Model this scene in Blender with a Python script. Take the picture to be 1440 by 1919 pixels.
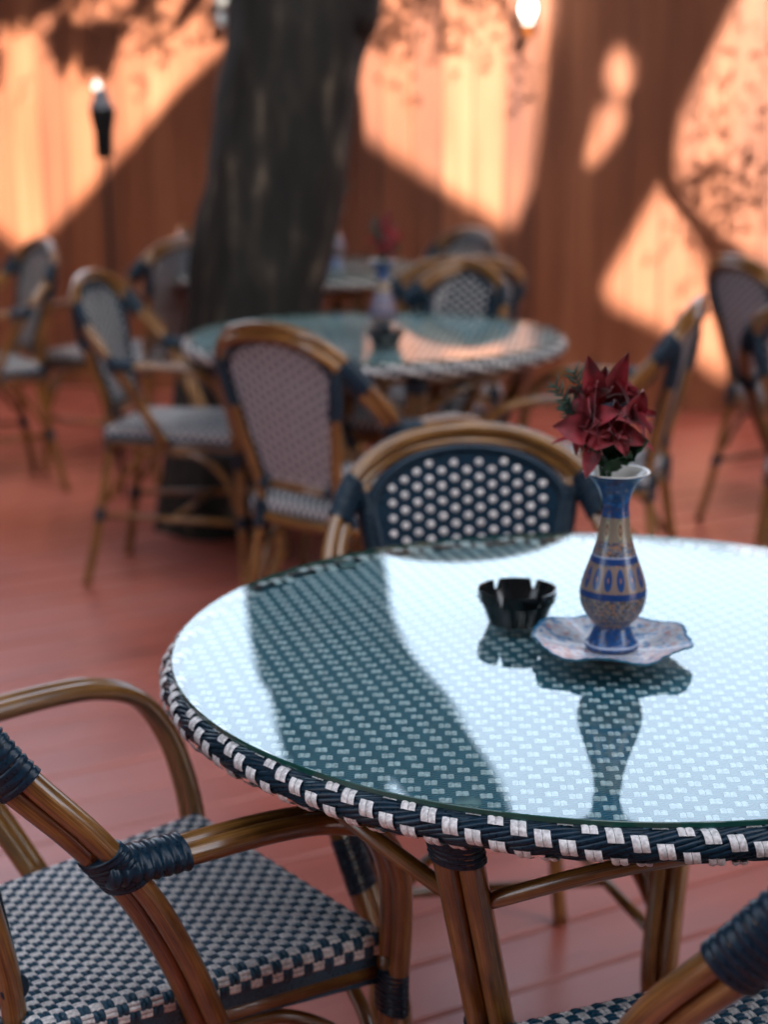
import bpy, bmesh, math, random
from mathutils import Vector, Matrix, noise
from mathutils.geometry import delaunay_2d_cdt
PI = math.pi
R_ = math.radians
random.seed(7)

# ------------------------------------------------------------------ scene, camera, light
for o in list(bpy.data.objects):
    bpy.data.objects.remove(o)
S = bpy.context.scene
C = S.collection
W_ASPECT = 1440 / 1919
cam_d = bpy.data.cameras.new("camera")
cam = bpy.data.objects.new("camera", cam_d)
C.objects.link(cam)
S.camera = cam
CAM_H = 1.3597
cam.location = (0, 0, CAM_H)
PITCH, ROLL = 0.2403, 0.0053
cam.matrix_world = (Matrix.Translation((0, 0, CAM_H)) @ Matrix.Rotation(PI / 2 - PITCH, 4, 'X')
                    @ Matrix.Rotation(-ROLL, 4, 'Z'))
cam_d.sensor_fit = 'HORIZONTAL'
cam_d.sensor_width = 24.0
cam_d.lens = 24.0 * 3151.9 / 1440
cam_d.clip_start = 0.05
cam_d.clip_end = 2000
cam_d.dof.use_dof = True
cam_d.dof.focus_distance = 1.52
cam_d.dof.aperture_fstop = 3.4

w = bpy.data.worlds.new("World")
S.world = w
w.use_nodes = True
nt = w.node_tree
bg = nt.nodes['Background']
sky = nt.nodes.new('ShaderNodeTexSky')
sky.sky_type = 'NISHITA'
sky.sun_disc = False
SUN_EL = R_(34)
SUN_H = Vector((0.22, -0.975)).normalized()
SUN_DIR = Vector((SUN_H.x * math.cos(SUN_EL), SUN_H.y * math.cos(SUN_EL), math.sin(SUN_EL)))
sky.sun_elevation = SUN_EL
sky.sun_rotation = math.atan2(SUN_H.x, SUN_H.y)
sky.air_density = 1.0
sky.dust_density = 4.0
sky.ozone_density = 1.0
hs = nt.nodes.new('ShaderNodeHueSaturation')
hs.inputs['Saturation'].default_value = .50
nt.links.new(sky.outputs[0], hs.inputs['Color'])
nt.links.new(hs.outputs[0], bg.inputs[0])
bg.inputs[1].default_value = 0.15
sl = bpy.data.lights.new("sun", 'SUN')
sl.energy = 5.0
sl.angle = R_(0.35)
sl.color = (1.0, 0.94, 0.85)
sun = bpy.data.objects.new("sun", sl)
C.objects.link(sun)
sun.rotation_euler = (-SUN_DIR).to_track_quat('-Z', 'Y').to_euler()
S.view_settings.view_transform = 'Standard'
S.view_settings.look = 'None'
S.view_settings.exposure = 2.5
S.view_settings.gamma = 1.0
S.cycles.use_denoising = True
S.cycles.denoiser = 'OPENIMAGEDENOISE'
S.cycles.max_bounces = 8
S.cycles.transparent_max_bounces = 16
S.cycles.caustics_reflective = False
S.cycles.caustics_refractive = False
S.cycles.sample_clamp_indirect = 8

# ------------------------------------------------------------------ helpers
class MB:
    """collects geometry, links it as ONE mesh object"""
    def __init__(s):
        s.v, s.f, s.m, s.uv = [], [], [], []
        s.mi = 0

    def add(s, vs, fs, uvs=None):
        b = len(s.v)
        s.v += [tuple(p) for p in vs]
        for k, f in enumerate(fs):
            s.f.append([i + b for i in f])
            s.m.append(s.mi)
            s.uv.append(uvs[k] if uvs else [(0, 0)] * len(f))

    def box(s, x0, x1, y0, y1, z0, z1, M=None, bev=0):
        vs = [Vector((x, y, z)) for z in (z0, z1) for y in (y0, y1) for x in (x0, x1)]
        if M:
            vs = [M @ p for p in vs]
        s.add(vs, [(0, 2, 3, 1), (4, 5, 7, 6), (0, 1, 5, 4), (2, 6, 7, 3), (0, 4, 6, 2), (1, 3, 7, 5)])

    def tube(s, path, r, n=10, cap=True, ref=None, rb=None, vscale=1.0):
        """sweep a circle (or an ellipse r along ref, rb across) along path; r may be a list"""
        P = [Vector(p) for p in path]
        N = len(P)
        T = []
        for i in range(N):
            t = P[min(i + 1, N - 1)] - P[max(i - 1, 0)]
            T.append(t.normalized() if t.length > 1e-9 else Vector((0, 0, 1)))
        if ref is None:
            a = Vector((0, 0, 1)) if abs(T[0].z) < .9 else Vector((1, 0, 0))
            nrm = (a - T[0] * a.dot(T[0])).normalized()
        vs, L, us = [], 0, []
        for i in range(N):
            if i:
                L += (P[i] - P[i - 1]).length
            if ref is not None:
                rr = ref[i] if isinstance(ref, list) else ref
                nrm = (rr - T[i] * rr.dot(T[i])).normalized()
            elif i:
                nrm = (nrm - T[i] * nrm.dot(T[i])).normalized()
            bn = T[i].cross(nrm)
            ra = r[i] if isinstance(r, (list, tuple)) else r
            rbb = (rb[i] if isinstance(rb, (list, tuple)) else rb) if rb is not None else ra
            us.append(L)
            for k in range(n):
                a = 2 * PI * k / n
                vs.append(P[i] + nrm * (ra * math.cos(a)) + bn * (rbb * math.sin(a)))
        fs, uv = [], []
        circ = 2 * PI * (r[0] if isinstance(r, (list, tuple)) else r) * vscale
        for i in range(N - 1):
            for k in range(n):
                k2 = (k + 1) % n
                fs.append((i * n + k, i * n + k2, (i + 1) * n + k2, (i + 1) * n + k))
                uv.append([(us[i], circ * k / n), (us[i], circ * (k + 1) / n),
                           (us[i + 1], circ * (k + 1) / n), (us[i + 1], circ * k / n)])
        if cap:
            fs.append(tuple(range(n - 1, -1, -1)))
            uv.append([(0, 0)] * n)
            fs.append(tuple((N - 1) * n + k for k in range(n)))
            uv.append([(0, 0)] * n)
        s.add(vs, fs, uv)

    def lathe(s, prof, n=48, c=(0, 0, 0), rf=None):
        """prof: (r, z) list; closed top/bottom if r is 0"""
        c = Vector(c)
        vs, fs, uv = [], [], []
        for i, (r, z) in enumerate(prof):
            for k in range(n):
                a = 2 * PI * k / n
                rr = r * (rf(a, i) if rf else 1)
                vs.append(c + Vector((rr * math.cos(a), rr * math.sin(a), z)))
        for i in range(len(prof) - 1):
            for k in range(n):
                k2 = (k + 1) % n
                fs.append((i * n + k, i * n + k2, (i + 1) * n + k2, (i + 1) * n + k))
                uv.append([(k / n, prof[i][1]), ((k + 1) / n, prof[i][1]), ((k + 1) / n, prof[i + 1][1]), (k / n, prof[i + 1][1])])
        s.add(vs, fs, uv)

    def build(s, name, mats, parent=None, smooth=True, sharp=None):
        me = bpy.data.meshes.new(name)
        me.from_pydata(s.v, [], s.f)
        if not isinstance(mats, (list, tuple)):
            mats = [mats]
        for m in mats:
            me.materials.append(m)
        me.polygons.foreach_set('material_index', s.m)
        me.polygons.foreach_set('use_smooth', [smooth] * len(s.f))
        uvl = me.uv_layers.new(name='UVMap')
        flat = []
        for u in s.uv:
            for a in u:
                flat += [a[0], a[1]]
        uvl.data.foreach_set('uv', flat)
        me.update()
        if smooth and sharp:
            me.set_sharp_from_angle(angle=R_(sharp))
        o = bpy.data.objects.new(name, me)
        C.objects.link(o)
        if parent:
            o.parent = parent
        return o


def tag(o, label=None, cat=None, group=None, kind=None):
    if label: o['label'] = label
    if cat: o['category'] = cat
    if group: o['group'] = group
    if kind: o['kind'] = kind
    return o


def empty(name, loc=(0, 0, 0), rz=0):
    o = bpy.data.objects.new(name, None)
    C.objects.link(o)
    o.empty_display_size = .1
    o.location = loc
    o.rotation_euler = (0, 0, rz)
    return o


def copy_tree(o, parent=None):
    c = o.copy()
    C.objects.link(c)
    c.parent = parent
    for ch in list(KIDS.get(o.name, [])):
        copy_tree(ch, c)
    return c


KIDS = {}
def index_kids():
    KIDS.clear()
    for o in bpy.data.objects:
        if o.parent:
            KIDS.setdefault(o.parent.name, []).append(o)


def spline(pts, n=8):
    """Catmull-Rom through pts"""
    P = [Vector(p) for p in pts]
    P = [P[0] * 2 - P[1]] + P + [P[-1] * 2 - P[-2]]
    out = []
    for i in range(1, len(P) - 2):
        for k in range(n):
            t = k / n
            a, b, c, d = P[i - 1], P[i], P[i + 1], P[i + 2]
            out.append(.5 * ((2 * b) + (-a + c) * t + (2 * a - 5 * b + 4 * c - d) * t * t + (-a + 3 * b - 3 * c + d) * t ** 3))
    out.append(P[-2])
    return out


def resample(path, step):
    P = [Vector(p) for p in path]
    out = [P[0].copy()]
    acc = 0
    for a, b in zip(P, P[1:]):
        L = (b - a).length
        if L < 1e-9: continue
        d = step - acc
        while d <= L:
            out.append(a.lerp(b, d / L))
            d += step
        acc = (acc + L) % step
    if (out[-1] - P[-1]).length > step * .3:
        out.append(P[-1])
    return out

# ------------------------------------------------------------------ materials
def mat(name, base=(.5, .5, .5), rough=.5, spec=.5, metal=0, coat=0, coat_rough=.1):
    m = bpy.data.materials.new(name)
    m.use_nodes = True
    b = m.node_tree.nodes['Principled BSDF']
    b.inputs['Base Color'].default_value = (*base, 1)
    b.inputs['Roughness'].default_value = rough
    b.inputs['Specular IOR Level'].default_value = spec
    b.inputs['Metallic'].default_value = metal
    b.inputs['Coat Weight'].default_value = coat
    b.inputs['Coat Roughness'].default_value = coat_rough
    return m, m.node_tree, b


def nd(t, typ, **kw):
    n = t.nodes.new(typ)
    for k, v in kw.items():
        if k in n.bl_rna.properties.keys():
            setattr(n, k, v)
        else:
            n.inputs[k.replace('_', ' ')].default_value = v
    return n


def ramp(t, src, stops, interp='LINEAR'):
    r = t.nodes.new('ShaderNodeValToRGB')
    r.color_ramp.interpolation = interp
    e = r.color_ramp.elements
    while len(e) < len(stops):
        e.new(0.5)
    for i, (p, c) in enumerate(stops):
        e[i].position = p
        e[i].color = (*c, 1) if len(c) == 3 else c
    t.links.new(src, r.inputs[0])
    return r.outputs[0]


def bump(t, b, src, strength=.3, dist=.001):
    n = t.nodes.new('ShaderNodeBump')
    n.inputs['Strength'].default_value = strength
    n.inputs['Distance'].default_value = dist
    t.links.new(src, n.inputs['Height'])
    t.links.new(n.outputs[0], b.inputs['Normal'])


def math_(t, op, a, b=None, c=None):
    n = t.nodes.new('ShaderNodeMath')
    n.operation = op
    for i, v in enumerate((a, b, c)):
        if v is None: continue
        if isinstance(v, (int, float)):
            n.inputs[i].default_value = v
        else:
            t.links.new(v, n.inputs[i])
    return n.outputs[0]


def mapping(t, src, scale=(1, 1, 1), rot=(0, 0, 0)):
    n = t.nodes.new('ShaderNodeMapping')
    n.inputs['Scale'].default_value = scale
    n.inputs['Rotation'].default_value = rot
    t.links.new(src, n.inputs['Vector'])
    return n.outputs[0]


M = {}
# varnished bamboo pole: fine streaks along the pole
def bamboo():
    m, t, b = mat('bamboo', rough=.28, coat=.8, coat_rough=.10)
    tc = nd(t, 'ShaderNodeTexCoord')
    v = mapping(t, tc.outputs['UV'], (9, 700, 1))
    n1 = nd(t, 'ShaderNodeTexNoise', Scale=1.0, Detail=3)
    t.links.new(v, n1.inputs['Vector'])
    v2 = mapping(t, tc.outputs['UV'], (14, 60, 1))
    n2 = nd(t, 'ShaderNodeTexNoise', Scale=1.0, Detail=4)
    t.links.new(v2, n2.inputs['Vector'])
    s = math_(t, 'ADD', math_(t, 'MULTIPLY', n1.outputs[0], .55), math_(t, 'MULTIPLY', n2.outputs[0], .45))
    c = ramp(t, s, [(.36, (.070, .028, .007)), (.50, (.21, .092, .020)), (.66, (.40, .20, .055))])
    t.links.new(c, b.inputs['Base Color'])
    bump(t, b, n1.outputs[0], .28, .0006)
    return m
M['bamboo'] = bamboo()


def cord(name, base, rough=.33, lines=0):
    m, t, b = mat(name, base, rough, .5)
    tc = nd(t, 'ShaderNodeTexCoord')
    n1 = nd(t, 'ShaderNodeTexNoise', Scale=260.0, Detail=3)
    t.links.new(tc.outputs['Object'], n1.inputs['Vector'])
    k = [x * .72 for x in base]
    h = [min(1, x * 1.22) for x in base]
    t.links.new(ramp(t, n1.outputs[0], [(.35, k), (.65, h)]), b.inputs['Base Color'])
    t.links.new(math_(t, 'MULTIPLY_ADD', n1.outputs[0], .25, rough - .12), b.inputs['Roughness'])
    bump(t, b, n1.outputs[0], .15, .0005)
    return m
M['navy'] = cord('navy_cord', (.006, .024, .045), .30)
M['navy'].node_tree.nodes['Principled BSDF'].inputs['Specular IOR Level'].default_value = .32
M['navy_weave'] = cord('navy_wicker', (.009, .062, .112), .30)
M['white'] = cord('white_wicker', (.80, .77, .76), .36)
M['under'] = mat('seat_underside', (.012, .014, .018), .8)[0]


def panel_back():
    m, t, b = mat('panel_reverse', (.40, .35, .34), .5)
    tc = nd(t, 'ShaderNodeTexCoord')
    n1 = nd(t, 'ShaderNodeTexNoise', Scale=120.0, Detail=3)
    t.links.new(tc.outputs['Object'], n1.inputs['Vector'])
    t.links.new(ramp(t, n1.outputs[0], [(.3, (.38, .39, .42)), (.7, (.55, .56, .60))]), b.inputs['Base Color'])
    bump(t, b, n1.outputs[0], .5, .002)
    return m
M['panel_back'] = panel_back()


def table_navy():
    m, t, b = mat('tabletop_weave', rough=.34)
    tc = nd(t, 'ShaderNodeTexCoord')
    sp = nd(t, 'ShaderNodeSeparateXYZ')
    t.links.new(tc.outputs['Object'], sp.inputs[0])
    X, Y = sp.outputs[0], sp.outputs[1]
    # strands run across, waving round the white floats (lattice a = 22,-5.5 mm)
    yy = math_(t, 'MULTIPLY_ADD', X, .25, Y)
    ph = math_(t, 'ADD', math_(t, 'MULTIPLY', X, 2 * PI / .0110), math_(t, 'MULTIPLY', yy, 2 * PI / .0215))
    wob = math_(t, 'MULTIPLY', math_(t, 'SINE', ph), .0011)
    s = math_(t, 'SINE', math_(t, 'MULTIPLY', math_(t, 'ADD', yy, wob), 2 * PI / .0036))
    hgt = math_(t, 'MULTIPLY_ADD', s, .5, .5)
    c = ramp(t, hgt, [(.05, (.007, .062, .090)), (.45, (.015, .165, .235)), (1, (.032, .25, .35))])
    t.links.new(c, b.inputs['Base Color'])
    bump(t, b, hgt, .9, .0016)
    return m
M['table_navy'] = table_navy()


def glass_top():
    m = bpy.data.materials.new('table_glass')
    m.use_nodes = True
    t = m.node_tree
    t.nodes.clear()
    out = nd(t, 'ShaderNodeOutputMaterial')
    tr = nd(t, 'ShaderNodeBsdfTransparent')
    tr.inputs[0].default_value = (.86, .95, .96, 1)
    gl = nd(t, 'ShaderNodeBsdfGlossy')
    gl.inputs['Color'].default_value = (.93, 1.0, 1.0, 1)
    gl.inputs['Roughness'].default_value = .012
    tc = nd(t, 'ShaderNodeTexCoord')
    ns = nd(t, 'ShaderNodeTexNoise', Scale=6.0, Detail=6)
    t.links.new(mapping(t, tc.outputs['Object'], (1, 3, 1), (0, 0, .6)), ns.inputs['Vector'])
    t.links.new(math_(t, 'MULTIPLY_ADD', math_(t, 'POWER', ns.outputs[0], 3.0), .16, .004), gl.inputs['Roughness'])
    fr = nd(t, 'ShaderNodeFresnel')
    fr.inputs['IOR'].default_value = 2.25
    ge = nd(t, 'ShaderNodeNewGeometry')
    fac = math_(t, 'MULTIPLY', fr.outputs[0], math_(t, 'SUBTRACT', 1.0, ge.outputs['Backfacing']))
    mx = nd(t, 'ShaderNodeMixShader')
    t.links.new(fac, mx.inputs[0])
    t.links.new(tr.outputs[0], mx.inputs[1])
    t.links.new(gl.outputs[0], mx.inputs[2])
    t.links.new(mx.outputs[0], out.inputs[0])
    return m
M['glass'] = glass_top()
M['glass_edge'] = mat('glass_edge', (.012, .085, .068), .12, .6)[0]
M['pad'] = mat('clear_rubber', (.30, .42, .40), .3, .4)[0]
M['pad'].node_tree.nodes['Principled BSDF'].inputs['Alpha'].default_value = .45


def deck_mat():
    m, t, b = mat('painted_deck', rough=.33, spec=.75)
    tc = nd(t, 'ShaderNodeTexCoord')
    n1 = nd(t, 'ShaderNodeTexNoise', Scale=1.0, Detail=5)
    t.links.new(mapping(t, tc.outputs['Object'], (1.2, 9, 1)), n1.inputs['Vector'])
    n2 = nd(t, 'ShaderNodeTexNoise', Scale=1.0, Detail=4)
    t.links.new(mapping(t, tc.outputs['Object'], (6, 90, 1)), n2.inputs['Vector'])
    n3 = nd(t, 'ShaderNodeTexNoise', Scale=2.6, Detail=3)
    t.links.new(tc.outputs['Object'], n3.inputs['Vector'])
    s = math_(t, 'ADD', math_(t, 'MULTIPLY', n1.outputs[0], .6), math_(t, 'MULTIPLY', n3.outputs[0], .4))
    c = ramp(t, s, [(.32, (.32, .078, .056)), (.5, (.43, .112, .080)), (.68, (.52, .150, .114))])
    # knots and small stains in the boards
    vo = nd(t, 'ShaderNodeTexVoronoi', Scale=1.0)
    t.links.new(mapping(t, tc.outputs['Object'], (2.3, 6.2, 1)), vo.inputs['Vector'])
    n4 = nd(t, 'ShaderNodeTexNoise', Scale=7.0, Detail=6)
    t.links.new(tc.outputs['Object'], n4.inputs['Vector'])
    dirt = math_(t, 'MULTIPLY', math_(t, 'GREATER_THAN', n4.outputs[0], .62), .05)
    kn = ramp(t, math_(t, 'SUBTRACT', vo.outputs['Distance'], dirt), [(.02, (.55, .48, .48)), (.095, (1, 1, 1))])
    mx = nd(t, 'ShaderNodeMixRGB', blend_type='MULTIPLY')
    mx.inputs[0].default_value = .8
    t.links.new(c, mx.inputs[1]); t.links.new(kn, mx.inputs[2])
    t.links.new(mx.outputs[0], b.inputs['Base Color'])
    t.links.new(math_(t, 'MULTIPLY_ADD', n3.outputs[0], .30, .21), b.inputs['Roughness'])
    bump(t, b, math_(t, 'ADD', n2.outputs[0], math_(t, 'MULTIPLY', n1.outputs[0], 1.5)), .22, .002)
    return m
M['deck'] = deck_mat()


def fence_mat():
    m, t, b = mat('stained_boards', rough=.55, spec=.85)
    tc = nd(t, 'ShaderNodeTexCoord')
    sp = nd(t, 'ShaderNodeSeparateXYZ')
    t.links.new(tc.outputs['Object'], sp.inputs[0])
    bd = math_(t, 'FLOOR', math_(t, 'DIVIDE', sp.outputs[0], .14))
    wn = nd(t, 'ShaderNodeTexWhiteNoise', noise_dimensions='1D')
    t.links.new(bd, wn.inputs['W'])
    n1 = nd(t, 'ShaderNodeTexNoise', Scale=1.0, Detail=5)
    t.links.new(mapping(t, tc.outputs['Object'], (22, 22, 1.3)), n1.inputs['Vector'])
    n2 = nd(t, 'ShaderNodeTexNoise', Scale=1.3, Detail=3)
    t.links.new(tc.outputs['Object'], n2.inputs['Vector'])
    s = math_(t, 'ADD', math_(t, 'MULTIPLY', wn.outputs[0], .3),
              math_(t, 'ADD', math_(t, 'MULTIPLY', n1.outputs[0], .42), math_(t, 'MULTIPLY', n2.outputs[0], .28)))
    c = ramp(t, s, [(.28, (.10, .026, .009)), (.40, (.17, .048, .016)), (.55, (.25, .075, .027)), (.72, (.36, .13, .058))])
    t.links.new(c, b.inputs['Base Color'])
    bump(t, b, n1.outputs[0], .3, .003)
    return m
M['fence'] = fence_mat()


def bark():
    m, t, b = mat('bark', rough=.85)
    tc = nd(t, 'ShaderNodeTexCoord')
    n1 = nd(t, 'ShaderNodeTexNoise', Scale=1.0, Detail=7)
    t.links.new(mapping(t, tc.outputs['Object'], (13, 13, 6)), n1.inputs['Vector'])
    vo = nd(t, 'ShaderNodeTexVoronoi', Scale=1.0)
    t.links.new(mapping(t, tc.outputs['Object'], (19, 19, 5)), vo.inputs['Vector'])
    s = math_(t, 'ADD', math_(t, 'MULTIPLY', n1.outputs[0], .65), math_(t, 'MULTIPLY', vo.outputs['Distance'], .45))
    t.links.new(ramp(t, s, [(.36, (.003, .0026, .0022)), (.56, (.008, .007, .006)), (.68, (.022, .018, .014)), (.78, (.10, .078, .058))]), b.inputs['Base Color'])
    bump(t, b, s, .9, .02)
    return m
M['bark'] = bark()


def leafmat(name, c1, c2, rough=.5):
    m, t, b = mat(name, c1, rough)
    tc = nd(t, 'ShaderNodeTexCoord')
    n1 = nd(t, 'ShaderNodeTexNoise', Scale=60.0, Detail=3)
    t.links.new(tc.outputs['Object'], n1.inputs['Vector'])
    t.links.new(ramp(t, n1.outputs[0], [(.35, c1), (.65, c2)]), b.inputs['Base Color'])
    return m
M['tree_leaf'] = leafmat('tree_leaf', (.035, .07, .02), (.09, .13, .035))
M['petal'] = leafmat('red_petal', (.13, .002, .008), (.32, .005, .018), .6)
M['petal'].node_tree.nodes['Principled BSDF'].inputs['Sheen Weight'].default_value = .3
M['green'] = leafmat('green_leaf', (.008, .030, .014), (.018, .075, .026), .45)
M['sprig'] = leafmat('sprig_green', (.020, .060, .042), (.050, .12, .085), .55)
M['black'] = mat('black_melamine', (.006, .008, .009), .16, .55)[0]
M['mask_cloth'] = leafmat('shadow_mask_cloth', (.045, .045, .05), (.07, .07, .075), .9)
M['wall'] = leafmat('sky_block', (.07, .06, .055), (.10, .085, .075), .8)
M['metal'] = mat('black_metal', (.008, .008, .009), .75, .2)[0]
M['dgrey'] = mat('grey_cap', (.07, .08, .11), .4, .5)[0]
M['zinc'] = mat('pale_metal', (.30, .34, .38), .35, .5, .6)[0]
M['ground'] = leafmat('earth', (.10, .08, .06), (.16, .13, .10), .9)
M['void'] = mat('deck_joist_dark', (.03, .010, .009), .9)[0]
M['cream'] = mat('glazed_cream', (.62, .60, .56), .2, .5)[0]


def emis(name, col, st):
    m = bpy.data.materials.new(name)
    m.use_nodes = True
    b = m.node_tree.nodes['Principled BSDF']
    b.inputs['Base Color'].default_value = (*col, 1)
    b.inputs['Emission Color'].default_value = (*col, 1)
    b.inputs['Emission Strength'].default_value = st
    return m
M['bulb'] = emis('lit_bulb', (1.0, .93, .80), 6)
M['flame'] = emis('torch_flame', (1.0, .92, .82), .35)
M['amber'] = mat('amber_glass', (.35, .10, .02), .25)[0]


def clear():
    m = bpy.data.materials.new('lamp_glass')
    m.use_nodes = True
    t = m.node_tree
    t.nodes.clear()
    out = nd(t, 'ShaderNodeOutputMaterial')
    tr = nd(t, 'ShaderNodeBsdfTransparent')
    tr.inputs[0].default_value = (.92, .94, .95, 1)
    gl = nd(t, 'ShaderNodeBsdfGlossy')
    gl.inputs['Roughness'].default_value = .1
    mx = nd(t, 'ShaderNodeMixShader')
    mx.inputs[0].default_value = .22
    t.links.new(tr.outputs[0], mx.inputs[1])
    t.links.new(gl.outputs[0], mx.inputs[2])
    t.links.new(mx.outputs[0], out.inputs[0])
    return m
M['lamp_glass'] = clear()


def vase_mat():
    """enamel painting in bands: cobalt foot and neck, patterned belly with a row of blue ovals"""
    m, t, b = mat('painted_enamel', rough=.28, coat=.3)
    tc = nd(t, 'ShaderNodeTexCoord')
    sp = nd(t, 'ShaderNodeSeparateXYZ')
    t.links.new(tc.outputs['Object'], sp.inputs[0])
    Z = sp.outputs[2]
    uv = nd(t, 'ShaderNodeSeparateXYZ')
    t.links.new(tc.outputs['UV'], uv.inputs[0])
    U = uv.outputs[0]
    # small mosaic of cream, rust, brown and blue petals
    vo = nd(t, 'ShaderNodeTexVoronoi', Scale=400.0)
    t.links.new(tc.outputs['Object'], vo.inputs['Vector'])
    sc = nd(t, 'ShaderNodeSeparateColor')
    t.links.new(vo.outputs['Color'], sc.inputs[0])
    mos = ramp(t, sc.outputs[0], [(0, (.19, .15, .14)), (.22, (.28, .21, .17)), (.40, (.05, .085, .17)), (.56, (.10, .065, .06)),
                                 (.72, (.36, .18, .10)), (.84, (.13, .15, .20))], 'CONSTANT')
    # cobalt with faint specks
    v2 = nd(t, 'ShaderNodeTexVoronoi', Scale=300.0)
    t.links.new(tc.outputs['Object'], v2.inputs['Vector'])
    s2 = nd(t, 'ShaderNodeSeparateColor')
    t.links.new(v2.outputs['Color'], s2.inputs[0])
    cob = ramp(t, s2.outputs[1], [(0, (.006, .055, .19)), (.45, (.010, .080, .25)), (.72, (.045, .06, .14)), (.86, (.012, .12, .33)), (.95, (.16, .16, .24))], 'CONSTANT')
    # ovals: 12 round the belly between z .068 and .096
    fu = math_(t, 'SUBTRACT', math_(t, 'FRACT', math_(t, 'MULTIPLY', U, 15)), .5)
    fz = math_(t, 'DIVIDE', math_(t, 'SUBTRACT', Z, .083), .0125)
    d = math_(t, 'ADD', math_(t, 'POWER', math_(t, 'MULTIPLY', fu, 2.9), 2), math_(t, 'POWER', fz, 2))
    oval = ramp(t, d, [(0, (.38, .18, .12)), (.09, (.008, .045, .17)), (.80, (.012, .07, .22)), (1.0, (.38, .22, .13)), (1.5, (.24, .17, .14))])
    # neck windows of rust and olive: z .122-.148
    fu2 = math_(t, 'SUBTRACT', math_(t, 'FRACT', math_(t, 'MULTIPLY', U, 7)), .5)
    fz2 = math_(t, 'DIVIDE', math_(t, 'SUBTRACT', Z, .1345), .013)
    d2 = math_(t, 'ADD', math_(t, 'POWER', math_(t, 'MULTIPLY', fu2, 3.4), 2), math_(t, 'POWER', fz2, 2))
    win = ramp(t, d2, [(0, (.42, .30, .20)), (.10, (.14, .035, .03)), (.45, (.42, .35, .22)), (.8, (.16, .17, .12)), (1.1, (.15, .20, .24)), (1.6, (.26, .20, .15))])

    def band(lo, hi):
        return math_(t, 'MULTIPLY', math_(t, 'GREATER_THAN', Z, lo), math_(t, 'LESS_THAN', Z, hi))

    cur = mos
    def over(cur, col, f):
        mx = nd(t, 'ShaderNodeMixRGB')
        t.links.new(f, mx.inputs[0])
        t.links.new(cur, mx.inputs[1])
        if isinstance(col, tuple):
            mx.inputs[2].default_value = (*col, 1)
        else:
            t.links.new(col, mx.inputs[2])
        return mx.outputs[0]
    cur = over(cur, oval, band(.0685, .0965))
    cur = over(cur, win, band(.1215, .1475))
    cur = over(cur, (.008, .045, .18), band(.0615, .0685))
    cur = over(cur, (.008, .045, .18), band(.0985, .1045))
    cur = over(cur, (.30, .34, .46), band(.1045, .1065))
    cur = over(cur, cob, band(-.01, .0265))
    cur = over(cur, (.30, .36, .50), band(.0045, .0065))
    cur = over(cur, cob, band(.1475, .30))
    t.links.new(cur, b.inputs['Base Color'])
    return m
M['vase'] = vase_mat()


def plate_mat():
    m, t, b = mat('painted_plate', rough=.28)
    tc = nd(t, 'ShaderNodeTexCoord')
    vo = nd(t, 'ShaderNodeTexVoronoi', Scale=190.0)
    t.links.new(tc.outputs['Object'], vo.inputs['Vector'])
    sc = nd(t, 'ShaderNodeSeparateColor')
    t.links.new(vo.outputs['Color'], sc.inputs[0])
    c = ramp(t, sc.outputs[0], [(0, (.50, .54, .60)), (.34, (.56, .58, .62)), (.52, (.10, .22, .42)), (.64, (.46, .44, .50)), (.80, (.42, .27, .28)), (.90, (.22, .36, .52))], 'CONSTANT')
    uv = nd(t, 'ShaderNodeSeparateXYZ')
    t.links.new(tc.outputs['UV'], uv.inputs[0])
    e = ramp(t, uv.outputs[1], [(.955, (0, 0, 0)), (.97, (1, 1, 1))])
    mx = nd(t, 'ShaderNodeMixRGB')
    t.links.new(e, mx.inputs[0])
    t.links.new(c, mx.inputs[1])
    mx.inputs[2].default_value = (.03, .20, .38, 1)
    t.links.new(mx.outputs[0], b.inputs['Base Color'])
    return m
M['plate'] = plate_mat()
M['plate_back'] = mat('plate_underside_blue', (.035, .19, .30), .35)[0]
M['plate_foot'] = mat('plate_foot_grey', (.075, .085, .085), .4)[0]

# ------------------------------------------------------------------ setting: ground, deck, fence
g = MB()
g.add([(-300, -300, -.12), (300, -300, -.12), (300, 300, -.12), (-300, 300, -.12)], [(0, 1, 2, 3)])
tag(g.build('ground', M['ground']), kind='structure')

deck = MB()
BW = .150
for i in range(-62, 66):
    y0 = i * BW
    dz = random.uniform(-.0012, .0012)
    x0, x1 = -11, 11
    ya, yb, bv = y0 + .0034, y0 + BW - .0034, .0045
    prof = [(ya, -.03), (ya, -bv + dz), (ya + bv, dz), (yb - bv, dz), (yb, -bv + dz), (yb, -.03)]
    vs = [(x, y, z) for x in (x0, x1) for (y, z) in prof]
    n = len(prof)
    deck.add(vs, [(k, k + n, k + n + 1, k + 1) for k in range(n - 1)])
deck.mi = 1
deck.add([(-11, -62 * BW, -.028), (11, -62 * BW, -.028), (11, 66 * BW, -.028), (-11, 66 * BW, -.028)], [(0, 1, 2, 3)])
dk = deck.build('deck', [M['deck'], M['void']], smooth=False)
dk.rotation_euler = (0, 0, R_(29.5))
dk.location = (0, .03, 0)
tag(dk, kind='structure')

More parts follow.
